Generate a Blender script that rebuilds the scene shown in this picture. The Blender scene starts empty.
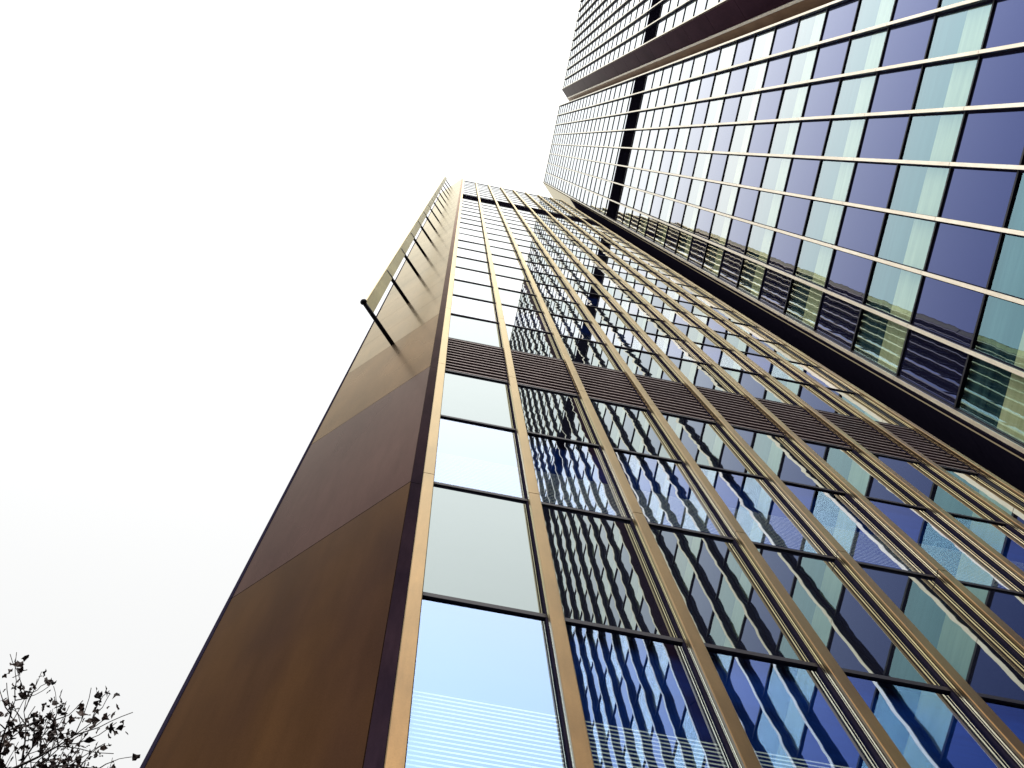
import bpy, math, random
from mathutils import Vector, Matrix
random.seed(7)
C = bpy.context.scene.collection
sc = bpy.context.scene

# ------------------------------------------------------------------ camera
FPX = 1300.0
EYE = 1.6
cam_d = bpy.data.cameras.new("camera"); cam = bpy.data.objects.new("camera", cam_d); C.objects.link(cam)
cam_d.sensor_width = 36.0; cam_d.lens = FPX/1024*36.0; cam_d.clip_start = 0.05; cam_d.clip_end = 3000
R = Matrix(((0.9793,-0.1904,-0.0687),(-0.1997,-0.9642,-0.1744),(-0.033,0.1845,-0.9823)))
cam.matrix_world = Matrix.Translation((0,0,EYE)) @ R.to_4x4()
sc.camera = cam

# ------------------------------------------------------------------ sky and sun
SUN_EL, SUN_AZ = math.radians(44), math.radians(190)     # azimuth clockwise from +Y
w = bpy.data.worlds.new("World"); sc.world = w; w.use_nodes = True
nt = w.node_tree; nt.nodes.clear()
sky = nt.nodes.new('ShaderNodeTexSky'); sky.sky_type = 'NISHITA'; sky.sun_disc = False
sky.sun_elevation = SUN_EL; sky.sun_rotation = SUN_AZ; sky.dust_density = 4.0; sky.air_density = 1.0
mx = nt.nodes.new('ShaderNodeMix'); mx.data_type = 'RGBA'; mx.inputs[0].default_value = 0.86
mx.inputs[7].default_value = (9.65, 9.65, 9.5, 1)           # bright even overcast
bg = nt.nodes.new('ShaderNodeBackground'); bg.inputs[1].default_value = 0.12
out = nt.nodes.new('ShaderNodeOutputWorld')
nt.links.new(sky.outputs[0], mx.inputs[6]); # thin cloud is brighter on the sun's side
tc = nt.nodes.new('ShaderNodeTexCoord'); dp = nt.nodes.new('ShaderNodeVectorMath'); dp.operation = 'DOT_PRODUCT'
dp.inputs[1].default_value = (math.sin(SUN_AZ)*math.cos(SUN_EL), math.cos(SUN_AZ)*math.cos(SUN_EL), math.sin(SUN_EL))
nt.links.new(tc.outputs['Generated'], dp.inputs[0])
def wm(op, a, b):
    x = nt.nodes.new('ShaderNodeMath'); x.operation = op
    for i, v in enumerate((a, b)):
        if isinstance(v, (int, float)): x.inputs[i].default_value = v
        else: nt.links.new(v, x.inputs[i])
    return x.outputs[0]
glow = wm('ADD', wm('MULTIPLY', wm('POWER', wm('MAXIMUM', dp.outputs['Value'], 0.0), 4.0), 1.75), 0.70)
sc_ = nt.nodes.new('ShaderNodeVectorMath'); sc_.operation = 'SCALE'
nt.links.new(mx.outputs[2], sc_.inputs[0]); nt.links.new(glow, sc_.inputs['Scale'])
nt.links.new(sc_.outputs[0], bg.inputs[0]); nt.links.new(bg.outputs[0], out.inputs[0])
sl = bpy.data.lights.new("sun", 'SUN'); sl.energy = 1.0; sl.angle = math.radians(12); sl.color = (1, .95, .87)
so = bpy.data.objects.new("sun", sl); C.objects.link(so)
sd = Vector((math.sin(SUN_AZ)*math.cos(SUN_EL), math.cos(SUN_AZ)*math.cos(SUN_EL), math.sin(SUN_EL)))
so.rotation_euler = sd.to_track_quat('Z', 'Y').to_euler(); so.location = (0, 0, 120)
sc.view_settings.view_transform = 'Standard'; sc.view_settings.look = 'None'
sc.view_settings.exposure = 0.35; sc.view_settings.gamma = 1.0
sc.cycles.max_bounces = 10; sc.cycles.glossy_bounces = 6; sc.cycles.transparent_max_bounces = 16
sc.cycles.diffuse_bounces = 3; sc.cycles.caustics_reflective = True; sc.cycles.sample_clamp_indirect = 6

# ------------------------------------------------------------------ materials
def mat(name):
    m = bpy.data.materials.new(name); m.use_nodes = True; m.node_tree.nodes.clear()
    return m, m.node_tree.nodes, m.node_tree.links
def math_(n, l, op, a, b=None, c=None):
    x = n.new('ShaderNodeMath'); x.operation = op
    for i, v in enumerate((a, b, c)):
        if v is None: continue
        if isinstance(v, (int, float)): x.inputs[i].default_value = v
        else: l.new(v, x.inputs[i])
    return x.outputs[0]
def worldpos(n, l, scale=(1, 1, 1)):
    g = n.new('ShaderNodeNewGeometry'); mp = n.new('ShaderNodeMapping'); mp.inputs['Scale'].default_value = scale
    l.new(g.outputs['Position'], mp.inputs[0]); return mp.outputs[0]
def noise(n, l, vec, sc_, det=2.0, rough=.5):
    t = n.new('ShaderNodeTexNoise'); t.inputs['Scale'].default_value = sc_; t.inputs['Detail'].default_value = det
    t.inputs['Roughness'].default_value = rough; l.new(vec, t.inputs['Vector']); return t
def ramp2(n, l, fac, c0, c1, p0=.3, p1=.7):
    r = n.new('ShaderNodeValToRGB'); r.color_ramp.elements[0].color = (*c0, 1); r.color_ramp.elements[1].color = (*c1, 1)
    r.color_ramp.elements[0].position = p0; r.color_ramp.elements[1].position = p1; l.new(fac, r.inputs[0]); return r.outputs[0]

def metal(name, c0, c1, rough, nscale=1.2, stretch=(1, 1, .35), bump=.0, rvar=.06, power=7.0, graze=(.94,.94,.85), diff=.12):
    """lacquered metal sheet: rough reflection that pales towards grazing angles, mottled colour"""
    m, n, l = mat(name)
    o = n.new('ShaderNodeOutputMaterial')
    v = worldpos(n, l, stretch)
    t = noise(n, l, v, nscale, 4, .6)
    col = ramp2(n, l, t.outputs[0], c0, c1)
    fs = noise(n, l, worldpos(n, l, (1, 1, .10)), nscale*16, 3, .65)
    fg = noise(n, l, worldpos(n, l), 140, 2, .7)
    k_ = math_(n, l, 'MULTIPLY', math_(n, l, 'MULTIPLY_ADD', fs.outputs[0], .5, .75), math_(n, l, 'MULTIPLY_ADD', fg.outputs[0], .5, .75))
    vm = n.new('ShaderNodeVectorMath'); vm.operation = 'SCALE'; l.new(col, vm.inputs[0]); l.new(k_, vm.inputs['Scale']); col = vm.outputs[0]
    t2 = noise(n, l, v, nscale*2, 2, .5)
    rg = math_(n, l, 'MULTIPLY_ADD', t2.outputs[0], rvar*2, rough-rvar)
    g = n.new('ShaderNodeNewGeometry')
    d = n.new('ShaderNodeVectorMath'); d.operation = 'DOT_PRODUCT'
    l.new(g.outputs['Normal'], d.inputs[0]); l.new(g.outputs['Incoming'], d.inputs[1])
    s5 = math_(n, l, 'POWER', math_(n, l, 'SUBTRACT', 1.0, math_(n, l, 'ABSOLUTE', d.outputs['Value'])), power)
    mc = n.new('ShaderNodeMix'); mc.data_type = 'RGBA'; l.new(s5, mc.inputs[0]); l.new(col, mc.inputs[6]); mc.inputs[7].default_value = (*graze, 1)
    gl = n.new('ShaderNodeBsdfGlossy'); l.new(mc.outputs[2], gl.inputs['Color']); l.new(rg, gl.inputs['Roughness'])
    df = n.new('ShaderNodeBsdfDiffuse'); l.new(col, df.inputs[0])
    if bump:
        b = n.new('ShaderNodeBump'); b.inputs['Strength'].default_value = bump; b.inputs['Distance'].default_value = .01
        l.new(t.outputs[0], b.inputs['Height']); l.new(b.outputs[0], gl.inputs['Normal'])
    ms = n.new('ShaderNodeMixShader'); ms.inputs[0].default_value = diff
    l.new(gl.outputs[0], ms.inputs[1]); l.new(df.outputs[0], ms.inputs[2]); l.new(ms.outputs[0], o.inputs[0])
    return m

def glass(name, base, tint_spec, tint_graze, under, ripple=1.0, transp=False, gain=1.0, rough=0.0, power=4.2, tp=1.0, tk=1.0):
    """architectural glass: mirror coat whose strength follows Schlick, over a dark/coloured layer or clear"""
    m, n, l = mat(name)
    o = n.new('ShaderNodeOutputMaterial')
    v = worldpos(n, l, (1.0, 1.0, 1.55))
    t1 = noise(n, l, v, 1.6, 1.5, .4)
    v2 = worldpos(n, l, (.5, .5, 1.1))
    t2 = noise(n, l, v2, 4.0, 0.0, .4)
    h = math_(n, l, 'MULTIPLY_ADD', t2.outputs[0], .10, t1.outputs[0])
    b = n.new('ShaderNodeBump'); b.inputs['Strength'].default_value = 1.0; b.inputs['Distance'].default_value = .0042*ripple
    l.new(h, b.inputs['Height'])
    g = n.new('ShaderNodeNewGeometry')
    d = n.new('ShaderNodeVectorMath'); d.operation = 'DOT_PRODUCT'
    l.new(g.outputs['Normal'], d.inputs[0]); l.new(g.outputs['Incoming'], d.inputs[1])
    c = math_(n, l, 'ABSOLUTE', d.outputs['Value'])
    s5 = math_(n, l, 'POWER', math_(n, l, 'SUBTRACT', 1.0, c), power)
    F = math_(n, l, 'MULTIPLY_ADD', s5, 1-base, base)
    F = math_(n, l, 'MINIMUM', math_(n, l, 'MULTIPLY', F, gain), 1.0)
    gl = n.new('ShaderNodeBsdfGlossy'); gl.inputs['Roughness'].default_value = rough
    mixc = n.new('ShaderNodeMix'); mixc.data_type = 'RGBA'
    mixc.inputs[6].default_value = (*tint_spec, 1); mixc.inputs[7].default_value = (*tint_graze, 1)
    l.new(math_(n, l, 'MINIMUM', 1.0, math_(n, l, 'MULTIPLY', math_(n, l, 'POWER', s5, tp), tk)), mixc.inputs[0]); l.new(mixc.outputs[2], gl.inputs['Color']); l.new(b.outputs[0], gl.inputs['Normal'])
    if transp: u = n.new('ShaderNodeBsdfTransparent'); u.inputs[0].default_value = (*under, 1)
    else:
        u = n.new('ShaderNodeBsdfDiffuse')
        tt = noise(n, l, worldpos(n, l), 45, 2, .6)
        l.new(ramp2(n, l, tt.outputs[0], tuple(x*.85 for x in under), under), u.inputs[0])
    ms = n.new('ShaderNodeMixShader'); l.new(F, ms.inputs[0]); l.new(u.outputs[0], ms.inputs[1]); l.new(gl.outputs[0], ms.inputs[2])
    l.new(ms.outputs[0], o.inputs[0]); return m

def diffuse(name, c0, c1, scale=6, rough=.7, spec=.3, stretch=(1, 1, 1)):
    m, n, l = mat(name)
    o = n.new('ShaderNodeOutputMaterial'); p = n.new('ShaderNodeBsdfPrincipled'); l.new(p.outputs[0], o.inputs[0])
    t = noise(n, l, worldpos(n, l, stretch), scale, 5, .6)
    l.new(ramp2(n, l, t.outputs[0], c0, c1), p.inputs['Base Color'])
    p.inputs['Roughness'].default_value = rough; p.inputs['Specular IOR Level'].default_value = spec
    return m

M = dict(
    gold   = metal('anodised_gold', (.092,.047,.019), (.165,.090,.035), .30, nscale=2.5, rvar=.015, power=5.0, graze=(1,.88,.60)),
    bead   = metal('bright_bead', (.85,.60,.28), (.98,.76,.40), .20, nscale=2.0, rvar=.01, power=4, graze=(1,.92,.70)),
    cream  = metal('champagne_metal', (.70,.61,.48), (.84,.76,.63), .36, nscale=2.0, rvar=.05),
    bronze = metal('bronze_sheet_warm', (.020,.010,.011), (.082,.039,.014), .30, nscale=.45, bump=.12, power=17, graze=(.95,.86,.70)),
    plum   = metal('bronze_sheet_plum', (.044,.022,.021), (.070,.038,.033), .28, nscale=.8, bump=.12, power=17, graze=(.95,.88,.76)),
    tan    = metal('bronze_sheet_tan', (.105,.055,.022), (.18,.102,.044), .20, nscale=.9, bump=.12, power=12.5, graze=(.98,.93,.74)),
    darkm  = metal('shaded_bronze_trim', (.006,.004,.007), (.012,.007,.010), .30, nscale=3, power=19, graze=(.8,.62,.5)),
    slotm  = metal('return_wall_metal', (.024,.010,.016), (.040,.018,.026), .36, nscale=1.5, bump=.1, power=22),
    inner  = metal('return_inner_metal', (.30,.17,.10), (.40,.25,.15), .36, diff=.45, power=10),
    mid    = metal('bronze_sheet_mid', (.055,.027,.015), (.12,.062,.028), .26, nscale=.8, bump=.12, power=15, graze=(.98,.87,.66)),
    olive  = metal('olive_gold_sheet', (.42,.34,.15), (.58,.49,.24), .34, nscale=2, power=7, diff=.35),
    black  = diffuse('black_frame', (.006,.005,.012), (.011,.009,.017), 8, .5, .12),
    void   = diffuse('recess_black', (.018,.015,.030), (.024,.020,.036), 8, .9, 0),  # flat black for stiles and backings; also carries recess shade in its colour
    louvre = metal('louvre_metal', (.17,.13,.14), (.24,.185,.19), .40, diff=.6, power=8),
    backA  = diffuse('room_blue', (.003,.012,.07), (.006,.035,.20), 1.6, .9, 0, (.5,.5,2.6)),
    backB  = diffuse('room_dim_teal', (.004,.020,.040), (.05,.105,.12), 1.7, .9, 0, (.35,.25,4.0)),
    slatA  = diffuse('slat_white', (.55,.62,.58), (.70,.74,.66), 3, .7, .2),
    slatB  = diffuse('screen_pale_olive', (.52,.53,.30), (.74,.74,.46), 2.0, .8, .1, (.5,.4,3.5)),
    roof   = diffuse('roof_membrane', (.16,.15,.14), (.24,.22,.20), 3),
    paving = diffuse('asphalt', (.030,.030,.033), (.055,.053,.052), 1.5),
    bark   = diffuse('bark', (.020,.015,.013), (.05,.04,.033), 20),
    leaf   = diffuse('autumn_leaf', (.010,.008,.010), (.045,.018,.009), 2.5, .6),
)
M['visA'] = glass('tower_vision_glass', .38, (.22,.49,1.0), (1,1,1), (.94,.99,1.0), transp=True, ripple=.16, power=3.8, tp=.8, tk=1.4)
M['spanA'] = glass('spandrel_glass_grey_green', .10, (.80,.94,.92), (1,1,.98), (.008,.009,.017), ripple=.15, power=4.0)
M['visB'] = glass('vision_glass_cyan', .03, (.20,.64,.80), (.95,1,1), (.94,1,.97), transp=True, ripple=.26, power=2.7, tp=1.5, tk=2.5)
M['spanB'] = glass('spandrel_glass_violet', .03, (.055,.115,.52), (.94,.97,1), (.016,.016,.045), ripple=.26, power=2.8, tp=1.8, tk=2.1)

# ------------------------------------------------------------------ mesh helpers
class MB:
    def __init__(s): s.v = []; s.f = []
    def box(s, x0, x1, y0, y1, z0, z1):
        b = len(s.v)
        s.v += [(x0,y0,z0),(x1,y0,z0),(x1,y1,z0),(x0,y1,z0),(x0,y0,z1),(x1,y0,z1),(x1,y1,z1),(x0,y1,z1)]
        s.f += [(b,b+3,b+2,b+1),(b+4,b+5,b+6,b+7),(b,b+1,b+5,b+4),(b+1,b+2,b+6,b+5),(b+2,b+3,b+7,b+6),(b+3,b,b+4,b+7)]
        return s
    def prism(s, poly, z0, z1):
        b = len(s.v); k = len(poly)
        s.v += [(x,y,z0) for x,y in poly] + [(x,y,z1) for x,y in poly]
        for i in range(k):
            j = (i+1) % k; s.f.append((b+i,b+j,b+k+j,b+k+i))
        s.f.append(tuple(b+i for i in reversed(range(k)))); s.f.append(tuple(b+k+i for i in range(k)))
        return s
    def obox(s, o, u, n, a0, a1, b0, b1, z0, z1):       # box in a rotated frame: u along, n out
        return s.prism([(o[0]+u[0]*a+n[0]*b, o[1]+u[1]*a+n[1]*b) for a, b in ((a0,b0),(a1,b0),(a1,b1),(a0,b1))], z0, z1)
    def quad(s, p): b = len(s.v); s.v += list(p); s.f.append((b,b+1,b+2,b+3)); return s
    def tube(s, pts, rad, k=8, cap=True):
        rings = []
        for i, p in enumerate(pts):
            p = Vector(p); a = Vector(pts[max(i-1,0)]); c = Vector(pts[min(i+1,len(pts)-1)])
            d = (c-a).normalized(); q = d.orthogonal().normalized() if i == 0 else (q0 - d*q0.dot(d)).normalized()
            q0 = q; e = d.cross(q); r = rad[i] if isinstance(rad, (list, tuple)) else rad
            b = len(s.v); s.v += [tuple(p + (q*math.cos(2*math.pi*j/k)+e*math.sin(2*math.pi*j/k))*r) for j in range(k)]
            rings.append(b)
        for a, b in zip(rings, rings[1:]):
            for j in range(k): s.f.append((a+j, a+(j+1)%k, b+(j+1)%k, b+j))
        if cap: s.f.append(tuple(rings[0]+j for j in reversed(range(k)))); s.f.append(tuple(rings[-1]+j for j in range(k)))
        return s
    def mesh(s, name, m):
        me = bpy.data.meshes.new(name); me.from_pydata(s.v, [], s.f); me.materials.append(m); me.update()
        import bmesh
        bm = bmesh.new(); bm.from_mesh(me); bmesh.ops.recalc_face_normals(bm, faces=bm.faces); bm.to_mesh(me); bm.free()
        return me
    def build(s, name, m, parent=None, smooth=False):
        me = s.mesh(name, m)
        if smooth:
            for p in me.polygons: p.use_smooth = True
        return link(name, me, parent)
def link(name, me, parent=None, mw=None):
    o = bpy.data.objects.new(name, me); C.objects.link(o)
    if mw is not None: o.matrix_basis = mw
    if parent:
        o.parent = parent
        if parent.type == 'EMPTY':
            o.matrix_parent_inverse = Matrix.Translation(-Vector(parent.location))
    return o
def thing(name, label, cat, loc=(0,0,0), group=None):
    o = bpy.data.objects.new(name, None); C.objects.link(o); o.location = loc; o['label'] = label; o['category'] = cat
    o.empty_display_size = .5
    if group: o['group'] = group
    return o

# ------------------------------------------------------------------ grid of the towers
ROW = 2.0
Z0 = 7.394                               # height of transom 0
def rz(k): return Z0 + ROW*k
GY = 2.095                               # glass plane of the front wing (faces -y)
FY = 2.035                               # front of its fins
BX, BG = 5.783, 5.883                    # fin fronts and glass of the side tower (faces -x)
R_A, R_B = 31.35, 44.0                   # roof rows
BASE = -3.697                            # ground in rows
DARK = (21.0, 22.7)                      # plant louvre band high up

def cam_area(cs):                        # rough size of a pane in the picture, to rank the panes
    P = []
    for c in cs:
        q = R.transposed() @ (Vector(c) - Vector((0,0,EYE)))
        if q.z > -.1: return 0
        P.append((q.x/-q.z*FPX, q.y/-q.z*FPX))
    a = abs(sum(P[i][0]*P[(i+1)%4][1]-P[(i+1)%4][0]*P[i][1] for i in range(4)))/2
    cx = sum(p[0] for p in P)/4; cy = sum(p[1] for p in P)/4
    return a if abs(cx) < 560 and abs(cy) < 430 else a*1e-3

def fin_profile(side_depth, wdt=.078, groove=.009):
    """cross-section in local (a along wall, b outwards): flat nose, fluted flanks"""
    h = wdt/2; L = [(-h, side_depth)]
    b = side_depth - .009
    while b > .022:
        L += [(-h, b), (-h+groove, b-.0015), (-h+groove, b-.0055), (-h, b-.007)]
        b -= .0145
    L += [(-h+.004, 0)]
    return L + [(-a, b) for a, b in reversed(L)]
def fin(parent, o, u, n, z_top, depth=.06, m='gold', wdt=.078, name='facade_fin', zb=0.0, flank=None, dz=0.0):
    mb = MB(); prof = fin_profile(depth, wdt)
    if flank: prof = [(-wdt/2, depth), (-wdt/2, depth-.012), (wdt/2, depth-.012), (wdt/2, depth)]
    pts = [(o[0]+u[0]*a+n[0]*b, o[1]+u[1]*a+n[1]*b) for a, b in prof]
    cuts = [zb]; k = -3
    while rz(k)-.03+dz < z_top-.5:
        if rz(k)-.03+dz > zb+.5: cuts.append(rz(k)-.03+dz)
        k += 2
    cuts.append(z_top)
    for a, b in zip(cuts, cuts[1:]): mb.prism(pts, a+.006, b-.006)
    o_ = mb.build(name, M[m], parent)
    if flank:
        w2 = wdt/2-.003
        fp = [(o[0]+u[0]*a+n[0]*b, o[1]+u[1]*a+n[1]*b) for a, b in ((-w2,depth-.0125),(-w2,0),(w2,0),(w2,depth-.0125))]
        fm = MB(); fm.prism(fp, zb+.01, z_top-.01); fm.build('fin_web', M[flank], o_)

def front_fin(parent, x, z_top, d):
    """bronze nose with chamfered edges on a black web that carries thin bright beads"""
    h = .035
    nose = [(-h,d-.004),(-h+.004,d),(h-.004,d),(h,d-.004),(h,d-.018),(h-.007,d-.024),(-h+.007,d-.024),(-h,d-.018)]
    web = [(-h+.008,d-.0242),(h-.008,d-.0242),(h-.008,0),(-h+.008,0)]
    P = lambda pr: [(x+a, GY-b) for a, b in pr]
    cuts = [0.0]+[rz(k)-.03 for k in range(-3, 40, 2) if rz(k) < z_top-.6]+[z_top]
    mb = MB()
    for a, b in zip(cuts, cuts[1:]): mb.prism(P(nose), a+.005, b-.005)
    o = mb.build('facade_fin', M['gold'], parent)
    MB().prism(P(web), .01, z_top-.01).build('fin_web', M['void'], o)
    bd = MB()
    for s_ in (-1, 1):
        for b0, b1, out_ in ((d-.036, d-.028, .0045), (d-.048, d-.0445, .0020)):
            q = [(s_*(h-.0075), b0), (s_*(h-.008+out_), b0), (s_*(h-.008+out_), b1), (s_*(h-.0075), b1)]
            for a, b in zip(cuts, cuts[1:]): bd.prism(P(q), a+.006, b-.006)
    bd.build('fin_bead', M['bead'], o)

def facade(parent, cols, plane, rows_top, vis, span, back, slat, louvres, depth):
    """cols: list of (a0,a1) glass extents along the wall; plane(a,b,z) -> world; b outwards from glass"""
    panes = []
    def is_louvre(k): return any(k+1 > lo+.01 and k < hi-.01 for lo, hi in louvres)
    k = -4
    while k < rows_top:
        lo, hi = max(k, BASE), min(k+1, rows_top)
        if k == int(DARK[1]): lo = DARK[1]
        if not (any(a <= k and k+1 <= math.ceil(b-.75) for a, b in louvres)):
            for (a0, a1) in cols: panes.append((k, lo, hi, a0, a1))
        k += 1
    panes = [p for p in panes if p[2]-p[1] > .15]
    res = {'v': [], 's': []}
    for p in panes:
        k, lo, hi, a0, a1 = p
        cs = [plane(a0,0,rz(lo)), plane(a1,0,rz(lo)), plane(a1,0,rz(hi)), plane(a0,0,rz(hi))]
        res['v' if k % 2 else 's'].append((cam_area(cs), p))
    return res

def pane_mesh(plane, p, jitter=True):
    k, lo, hi, a0, a1 = p
    z0, z1 = rz(lo)+.022, rz(hi)-.022
    e = [random.uniform(-.0016,.0016) if jitter else 0 for _ in range(4)]
    return [plane(a0,e[0],z0), plane(a1,e[1],z0), plane(a1,(e[1]+e[2]-e[0]) if 0 else e[2],z1), plane(a0,e[0]+e[2]-e[1],z1)]

def blind_mb(mb, plane, p, far=False):
    k, lo, hi, a0, a1 = p
    z0, z1 = rz(lo)+.03, rz(lo)+(rz(hi)-rz(lo))*(.5 if far else .53)
    if far:
        mb.quad([plane(a0-.02,-.052,z0), plane(a1+.02,-.052,z0), plane(a1+.02,-.052,z1), plane(a0-.02,-.052,z1)])
        return
    z = z0
    while z < z1:
        mb.quad([plane(a0-.02,-.050,z), plane(a1+.02,-.050,z), plane(a1+.02,-.052,z+.017), plane(a0-.02,-.052,z+.017)])
        z += .036
def back_mb(mb, plane, p):
    k, lo, hi, a0, a1 = p
    e, up = .030, .26
    mb.quad([plane(a0-e,-.062,rz(lo)), plane(a1+e,-.062,rz(lo)), plane(a1+e,-.062,rz(hi)+up), plane(a0-e,-.062,rz(hi)+up)])

def flatmesh(mb, name, m):
    me = bpy.data.meshes.new(name); me.from_pydata(mb.v, [], mb.f); me.materials.append(m); me.update(); return me

def panes_out(parent, plane_sets, vis, span, back, slat, sheet_blind):
    """plane_sets: list of (plane, result of facade()). 100 largest of a kind become parts, the rest one part"""
    V = sorted([(a, pl, p) for pl, r in plane_sets for a, p in r['v']], key=lambda t: -t[0])
    S = sorted([(a, pl, p) for pl, r in plane_sets for a, p in r['s']], key=lambda t: -t[0])
    for a, pl, p in S[:99]:
        link('spandrel_panel', flatmesh(MB().quad(pane_mesh(pl, p)), 'spandrel_panel', M[span]), parent)
    mb = MB()
    for a, pl, p in S[99:]: mb.quad(pane_mesh(pl, p))
    if mb.v: o = link('spandrel_panel', flatmesh(mb, 'spandrel_panel', M[span]), parent); o['kind'] = 'stuff'
    for a, pl, p in V[:99]:
        w_ = link('window', flatmesh(MB().quad(pane_mesh(pl, p)), 'window', M[vis]), parent)
        b = MB(); blind_mb(b, pl, p, sheet_blind); o = link('blind', flatmesh(b, 'blind', M[slat])); o.parent = w_; 
        b = MB(); back_mb(b, pl, p); o = link('room_lining', flatmesh(b, 'room_lining', M[back])); o.parent = w_
    g, b1, b2 = MB(), MB(), MB()
    for a, pl, p in V[99:]: g.quad(pane_mesh(pl, p)); blind_mb(b1, pl, p, True); back_mb(b2, pl, p)
    if g.v:
        w_ = link('window', flatmesh(g, 'window', M[vis]), parent); w_['kind'] = 'stuff'
        o = link('blind', flatmesh(b1, 'blind', M[slat])); o.parent = w_; o['kind'] = 'stuff'
        o = link('room_lining', flatmesh(b2, 'room_lining', M[back])); o.parent = w_; o['kind'] = 'stuff'

def frames(parent, plane, a_lo, a_hi, cols, top, louvres, base=BASE, tdepth=.022, dz=0):
    def bx(mb, a0, a1, b0, b1, z0, z1):
        mb.prism([plane(a0,b0,0)[:2], plane(a1,b0,0)[:2], plane(a1,b1,0)[:2], plane(a0,b1,0)[:2]], z0, z1)
    ks = [k for k in range(-3, int(top)+1)] + [top-.03]
    for k in ks:
        if any(lo < k < hi-.5 for lo, hi in louvres): continue
        mb = MB(); bx(mb, a_lo, a_hi, -.03, tdepth, rz(k)-.023+dz, rz(k)+.023+dz)
        bx(mb, a_lo, a_hi, -.02, tdepth*.55, rz(k)+.025+dz, rz(k)+.035+dz)
        mb.build('transom', M['black'], parent)
    prev = a_lo
    for i, (a0, a1) in enumerate(cols):                 # dark frame stiles between glass and fin
        mb = MB(); bx(mb, prev, a0, -.04, .010, rz(base)+.01, rz(top)); prev = a1
        mb.build('frame_stile', M['void'], parent)
    mb = MB(); bx(mb, prev, a_hi, -.04, .010, rz(base)+.01, rz(top)); mb.build('frame_stile', M['black'], parent)

def louvre_panel(parent, plane, a0, a1, k0, k1, pitch=.155, m='louvre', slats=True, dz=0):
    mb = MB()
    def bx(a0, a1, b0, b1, z0, z1):
        mb.prism([plane(a0,b0,0)[:2], plane(a1,b0,0)[:2], plane(a1,b1,0)[:2], plane(a0,b1,0)[:2]], z0, z1)
    z = rz(k0)+.05
    while z < rz(k1)-.05:
        c = [plane(a0,.012,z), plane(a1,.012,z), plane(a1,-.06,z+.085), plane(a0,-.06,z+.085)]
        d = [plane(a0,.012,z+.030), plane(a1,.012,z+.030), plane(a1,-.06,z+.115), plane(a0,-.06,z+.115)]
        b = len(mb.v); mb.v += c+d
        mb.f += [(b,b+1,b+2,b+3),(b+4,b+7,b+6,b+5),(b,b+4,b+5,b+1)]
        z += pitch
    o = mb.build('louvre_panel', M[m], parent)
    bk = MB(); bk.prism([plane(a0,-.10,0)[:2], plane(a1,-.10,0)[:2], plane(a1,-.13,0)[:2], plane(a0,-.13,0)[:2]], rz(k0), rz(k1))
    bk.build('louvre_backing', M['void'], o)

# ------------------------------------------------------------------ ground
def sheet(name, x0, x1, y0, y1, z, m, kind='structure'):
    o = MB().quad([(x0,y0,z),(x1,y0,z),(x1,y1,z),(x0,y1,z)]).build(name, M[m]); o['kind'] = kind; return o
sheet('ground', -1500, 1500, -1500, 1500, 0, 'paving')

# ------------------------------------------------------------------ front wing (A face, 45 degree metal flank)
wing = thing('office_building', 'lower glass office block ahead with gold fins and a bronze metal flank at left', 'building', (2.6, 8, 0))
planeA = lambda a, b, z: (a, GY-b, z)
WA = .66
finR = [.190+.6607*i for i in range(8)] + [5.39]           # right edges of the fins
finx = [r-.035 for r in finR]
colsA = [(finR[i]+.004, finR[i+1]-.070) for i in range(8)]
louA = [(3.0, 4.0), DARK]
rA = facade(wing, colsA, planeA, R_A, 'visA', 'spanA', 'backA', 'slatA', louA, .10)
panes_out(wing, [(planeA, rA)], 'visA', 'spanA', 'backA', 'slatA', False)
frames(wing, planeA, finR[0]-.060, 5.39, colsA, R_A, louA, tdepth=.012)
for (a0, a1) in colsA:
    louvre_panel(wing, planeA, a0, a1, 3.0, 4.0)
    louvre_panel(wing, planeA, a0, a1, DARK[0], DARK[1], m='void')
for i, x in enumerate(finx):
    front_fin(wing, x, rz(R_A)+.15, .070)
# body behind the facade
LP = (.050, 2.024); Lu = (-.70711, .70711); Ln = (-.70711, -.70711); LW = 1.325
end = (LP[0]+Lu[0]*LW, LP[1]+Lu[1]*LW)
MB().prism([(.09,GY+.14),(5.36,GY+.14),(5.36,26),(end[0]+.06,26),(end[0]+.06,end[1]+.05)], 0.02, rz(R_A)-.05).build('body_wall', M['void'], wing)
MB().box(.09, 5.36, GY+.0, GY+.10, rz(R_A), rz(R_A)+.12).build('roof_coping', M['cream'], wing)
# reveal between first fin and flank; its shade is put into the bronze colour
mb = MB(); mb.box(.050, .114-.040+.001, 2.018, 2.2, .01, rz(R_A)+.1)
cuts = [0.02]+[rz(.85+2*k) for k in range(-2, 2)]+[rz(4.64)+1.97*k for k in range(0, 54)]
cuts = [c for c in cuts if c < rz(R_A)-.6]+[rz(R_A)+.15]
mb = MB()
for a, b in zip(cuts, cuts[1:]): mb.box(.052, finR[0]-.072, 2.028, 2.22, a+.004, b-.004)
mb.build('corner_reveal', M['darkm'], wing)
# flank panels: own hues, with grazing sky sheen put in as paler tones upward
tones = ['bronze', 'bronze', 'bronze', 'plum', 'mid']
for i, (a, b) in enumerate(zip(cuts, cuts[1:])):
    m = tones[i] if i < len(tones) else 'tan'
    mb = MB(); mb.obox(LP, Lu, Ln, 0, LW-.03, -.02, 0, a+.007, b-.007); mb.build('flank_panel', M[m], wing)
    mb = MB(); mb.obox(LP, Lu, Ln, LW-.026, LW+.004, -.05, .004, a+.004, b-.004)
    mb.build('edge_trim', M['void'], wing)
MB().obox(LP, Lu, Ln, .01, LW-.02, -.06, -.024, .02, rz(R_A)).build('flank_backing', M['void'], wing)
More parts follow.
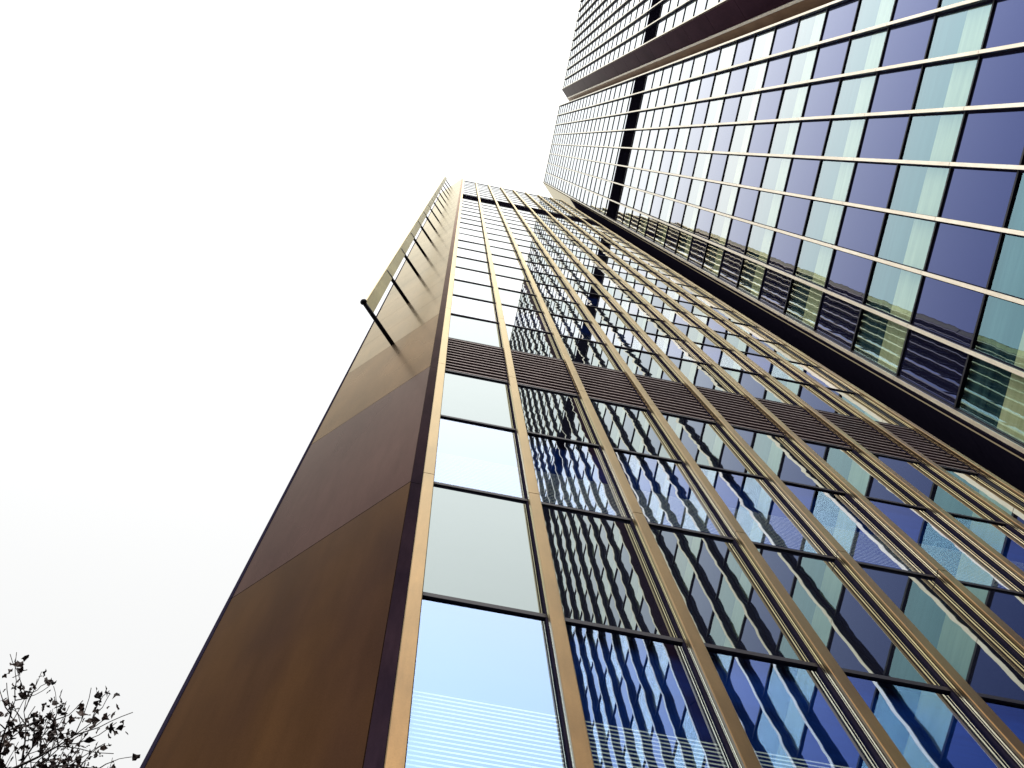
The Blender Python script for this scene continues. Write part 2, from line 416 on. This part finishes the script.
# projecting vertical blade sign board held off the flank by struts
ST = .65
so_ = (LP[0]+Lu[0]*ST, LP[1]+Lu[1]*ST)
zs = [rz(4.64)+3.94*k for k in range(14)]
for i, z in enumerate(zs):
    mb = MB(); p = lambda o_: (so_[0]+Ln[0]*o_, so_[1]+Ln[1]*o_, z)
    L_ = .60 if i == 0 else .56
    mb.tube([p(-.03), p(.3), p(L_)], (.026 if i < 6 else .022), 10)
    o = mb.build('bracket_arm', M['black'], wing, True)
    if i == 0:
        k = MB(); q = p(.60)
        k.tube([(q[0]+Ln[0]*t, q[1]+Ln[1]*t, q[2]) for t in (-.035,-.022,0,.022,.035)], [.012,.034,.041,.034,.012], 12)
        k.build('end_knob', M['black'], o, True)
bl = MB()
zz = [zs[0]+.06]+[z for z in zs[1:]]+[rz(R_A)]
for a, b in zip(zz, zz[1:]): bl.obox(so_, Lu, Ln, -.012, .012, .425, .575, a+.006, b-.006)
bl.build('blade_board', M['olive'], wing)
MB().obox(so_, Lu, Ln, -.016, .016, .5755, .583, zz[0], zz[-1]).build('blade_edging', M['gold'], wing)

# ------------------------------------------------------------------ tall tower on the right
tower = thing('office_tower', 'taller glass tower at right with violet and cyan panes, cream fins and a black band', 'tower', (12, -5, 0))
WB = .675
planeB = lambda a, b, z: (BG-b, a, z+.20)
fB = [1.814-WB*i for i in range(9)]                      # fin centres going away from the corner: last one edges the slot
colsB = [(fB[i+1]+.028+.012, fB[i]-.030) for i in range(8)]
fC = [-4.79-WB*i for i in range(11)]
colsC = [(fC[i+1]+.028+.012, fC[i]-.030) for i in range(10)]
rB = facade(tower, colsB, planeB, R_B, '', '', '', '', [DARK], .1)
rC = facade(tower, colsC, planeB, R_B, '', '', '', '', [DARK], .1)
panes_out(tower, [(planeB, rB), (planeB, rC)], 'visB', 'spanB', 'backB', 'slatB', True)
frames(tower, planeB, fB[8]-.03, fB[0]+.035, list(reversed(colsB)), R_B, [DARK], dz=.20)
frames(tower, planeB, fC[10]-.03, fC[0]+.035, list(reversed(colsC)), R_B, [DARK], dz=.20)
for (a0, a1) in colsB+colsC: louvre_panel(tower, planeB, a0, a1, DARK[0], DARK[1], m='void')
for y in fB: fin(tower, (BG, y), (0,1), (-1,0), rz(R_B)+.15, .100, 'cream', .046, flank='black', dz=.08)
for y in fC: fin(tower, (BG, y), (0,1), (-1,0), rz(R_B)+.15, .100, 'cream', .046, flank='black', dz=.08)
# bodies
ztop = rz(R_B)
MB().prism([(BG+.14,fB[8]-.02),(26,fB[8]-.02),(26,4.2),(BG+2.2,4.2),(BG+.14,fB[0]+.06)], .02, ztop-.02).build('body_wall', M['void'], tower)
MB().box(BG+1.3, 26, fC[10]-.02, fB[8]-.0205, .02, ztop-.021).build('body_wall', M['void'], tower)
MB().prism([(BG+.14,fC[10]-.02),(BG+1.299,fC[10]-.02),(BG+1.299,-4.2),(BG+.50,-4.2),(BG+.14,fC[0]-.02)], .02, ztop-.022).build('body_wall', M['void'], tower)
MB().box(BG-.03, BG+.14, fB[8]-.04, fB[0]+.04, ztop+.002, ztop+.16).build('roof_coping', M['cream'], tower)
MB().box(BG-.03, BG+.14, fC[10]-.04, fC[0]+.04, ztop+.002, ztop+.16).build('roof_coping', M['cream'], tower)
# 45 degree return of the far block, in the slot
Su = (.70711, .70711); Sn = (-.70711, .70711); SP = (BX+.01, fC[0]+.05)
cutsB = [.02]+[rz(-1+k-.15)+ROW*1.0 for k in range(0, 46, 2)]+[ztop+.14]
cutsB = [c for c in cutsB if c <= ztop+.15]
for i, (a, b) in enumerate(zip(cutsB, cutsB[1:])):
    mb = MB(); mb.obox(SP, Su, Sn, .02, .66, -.03, 0, a+.014, b-.014); mb.build('return_panel', M['slotm'], tower)
MB().obox(SP, Su, Sn, .0, .018, -.04, .004, .02, ztop+.15).build('return_edge_bead', M['plum'], tower)
MB().obox(SP, Su, Sn, .0, 1.4, -.10, -.032, .02, ztop).build('return_backing', M['void'], tower)
mb = MB(); mb.obox(SP, Su, Sn, .664, .73, -.03, .045, .02, ztop+.15); mb.build('return_rib', M['cream'], tower)
mb = MB(); mb.obox(SP, Su, Sn, .734, 1.5, -.03, 0, .02, ztop+.14); mb.build('return_inner_wall', M['inner'], tower)
# near corner return towards the front wing
NP = (BX+.004, fB[0]+.042)
MB().obox(NP, Su, (-.70711,.70711), .055, .085, -.02, .002, .02, ztop+.1).build('corner_bead', M['gold'], tower)
for i, (a, b) in enumerate(zip(cutsB, cutsB[1:])):
    up = a > rz(R_A)-1
    mb = MB(); mb.obox(NP, Su, (-.70711,.70711), .09, 1.6, -.03, 0, a+.005, b-.005); mb.build('corner_panel', M['tan' if up else 'void'], tower)  # one wall: tan above the wing roof, recess shade painted black below
MB().obox(NP, Su, (-.70711,.70711), 0, .055, -.02, -.001, .02, ztop).build('corner_reveal', M['void'], tower)
MB().box(5.41, 5.80, 2.62, 2.70, .02, rz(R_A)).build('recess_wall', M['void'], wing)
MB().box(5.393, 5.405, GY-.0, 2.62, .02, rz(R_A)).build('recess_cheek', M['void'], wing)

# ------------------------------------------------------------------ tree beyond the flank
def tree(base, name, label, top, seed, spread=3.6, nleaf=1500):
    rnd = random.Random(seed)
    t = thing(name, label, 'tree', base)
    tr = MB(); tips = []
    B = Vector(base)
    h1 = top*.42
    trunk = [B+Vector((0,0,-.05)), B+Vector((.05,.03,h1*.4)), B+Vector((-.06,.05,h1)), B+Vector((.1,0,h1*1.35)), B+Vector((.0,.1,h1*1.8)), B+Vector((.1,.05,top*.97))]
    tr.tube(trunk, [.26,.20,.17,.12,.07,.02], 10)
    def grow(p, d, L, r, lvl):
        pts = [p]; q = p.copy(); dd = d.copy(); n = 5
        for i in range(n):
            dd = (dd + Vector((rnd.gauss(0,.16), rnd.gauss(0,.16), rnd.gauss(.05,.13)))).normalized()
            q = q + dd*(L/n); pts.append(q.copy())
        tr.tube(pts, [max(r*(1-.8*i/n), .0045) for i in range(n+1)], 6 if lvl < 2 else 4)
        if lvl >= 3: tips.append(pts); return
        for i in range(2, n+1):
            for _ in range(2 if lvl else 2):
                a = rnd.uniform(0, 6.283); side = dd.orthogonal().normalized(); side = Matrix.Rotation(a, 3, dd) @ side
                nd = (dd*.75 + side*rnd.uniform(.5,.95) + Vector((0,0,.15))).normalized()
                grow(pts[i], nd, L*rnd.uniform(.42,.62), r*.42, lvl+1)
    for k in range(11):
        f = rnd.uniform(.0, 1); z = h1*.9 + f*(top*.93-h1*.9); a = k*2.4+rnd.uniform(-.4,.4)
        el = .35+.7*f
        d = Vector((math.cos(a)*math.cos(el), math.sin(a)*math.cos(el), math.sin(el)))
        grow(B+Vector((0,.03,z)), d, spread*(1-.55*f), .075*(1-.5*f), 0 if False else 1)
    tr.build('trunk', M['bark'], t, True)
    lf = MB(); allp = [p for pts in tips for p in pts[1:]]
    for _ in range(nleaf):
        p = rnd.choice(allp); c = p + Vector((rnd.gauss(0,.025), rnd.gauss(0,.025), rnd.gauss(-.02,.03)))
        if rnd.random() < .35: cl = rnd.randint(2, 6)
        else: cl = 1
        for _ in range(cl):
            c2 = c + Vector((rnd.gauss(0,.06), rnd.gauss(0,.06), rnd.gauss(0,.06)))
            s = rnd.uniform(.022,.058)
            ax = Vector((rnd.gauss(0,1), rnd.gauss(0,1), rnd.gauss(0,.7))).normalized(); ox = ax.orthogonal().normalized(); oy = ax.cross(ox)
            rr = [rnd.uniform(.9,1.15), rnd.uniform(.45,.7), rnd.uniform(.75,1.0), rnd.uniform(.4,.6), rnd.uniform(.25,.4), rnd.uniform(.4,.6), rnd.uniform(.75,1.0), rnd.uniform(.45,.7)]
            b = len(lf.v); rot = rnd.uniform(0, 6.28)
            lf.v.append(tuple(c2))
            for j in range(8):
                an = rot+j*math.pi/4; r_ = rr[j]*s*1.25
                lf.v.append(tuple(c2+ox*math.cos(an)*r_+oy*math.sin(an)*r_+ax*((j%2)*.012)))
            for j in range(8): lf.f.append((b, b+1+j, b+1+(j+1)%8))
    link('crown', flatmesh(lf, 'crown', M['leaf']), t)
    return t
tree((-3.7, 8.75, -.2), 'street_tree', 'bare-twigged autumn tree with sparse dark leaves at the lower left beside the bronze flank', 15.95, 3, nleaf=2300)
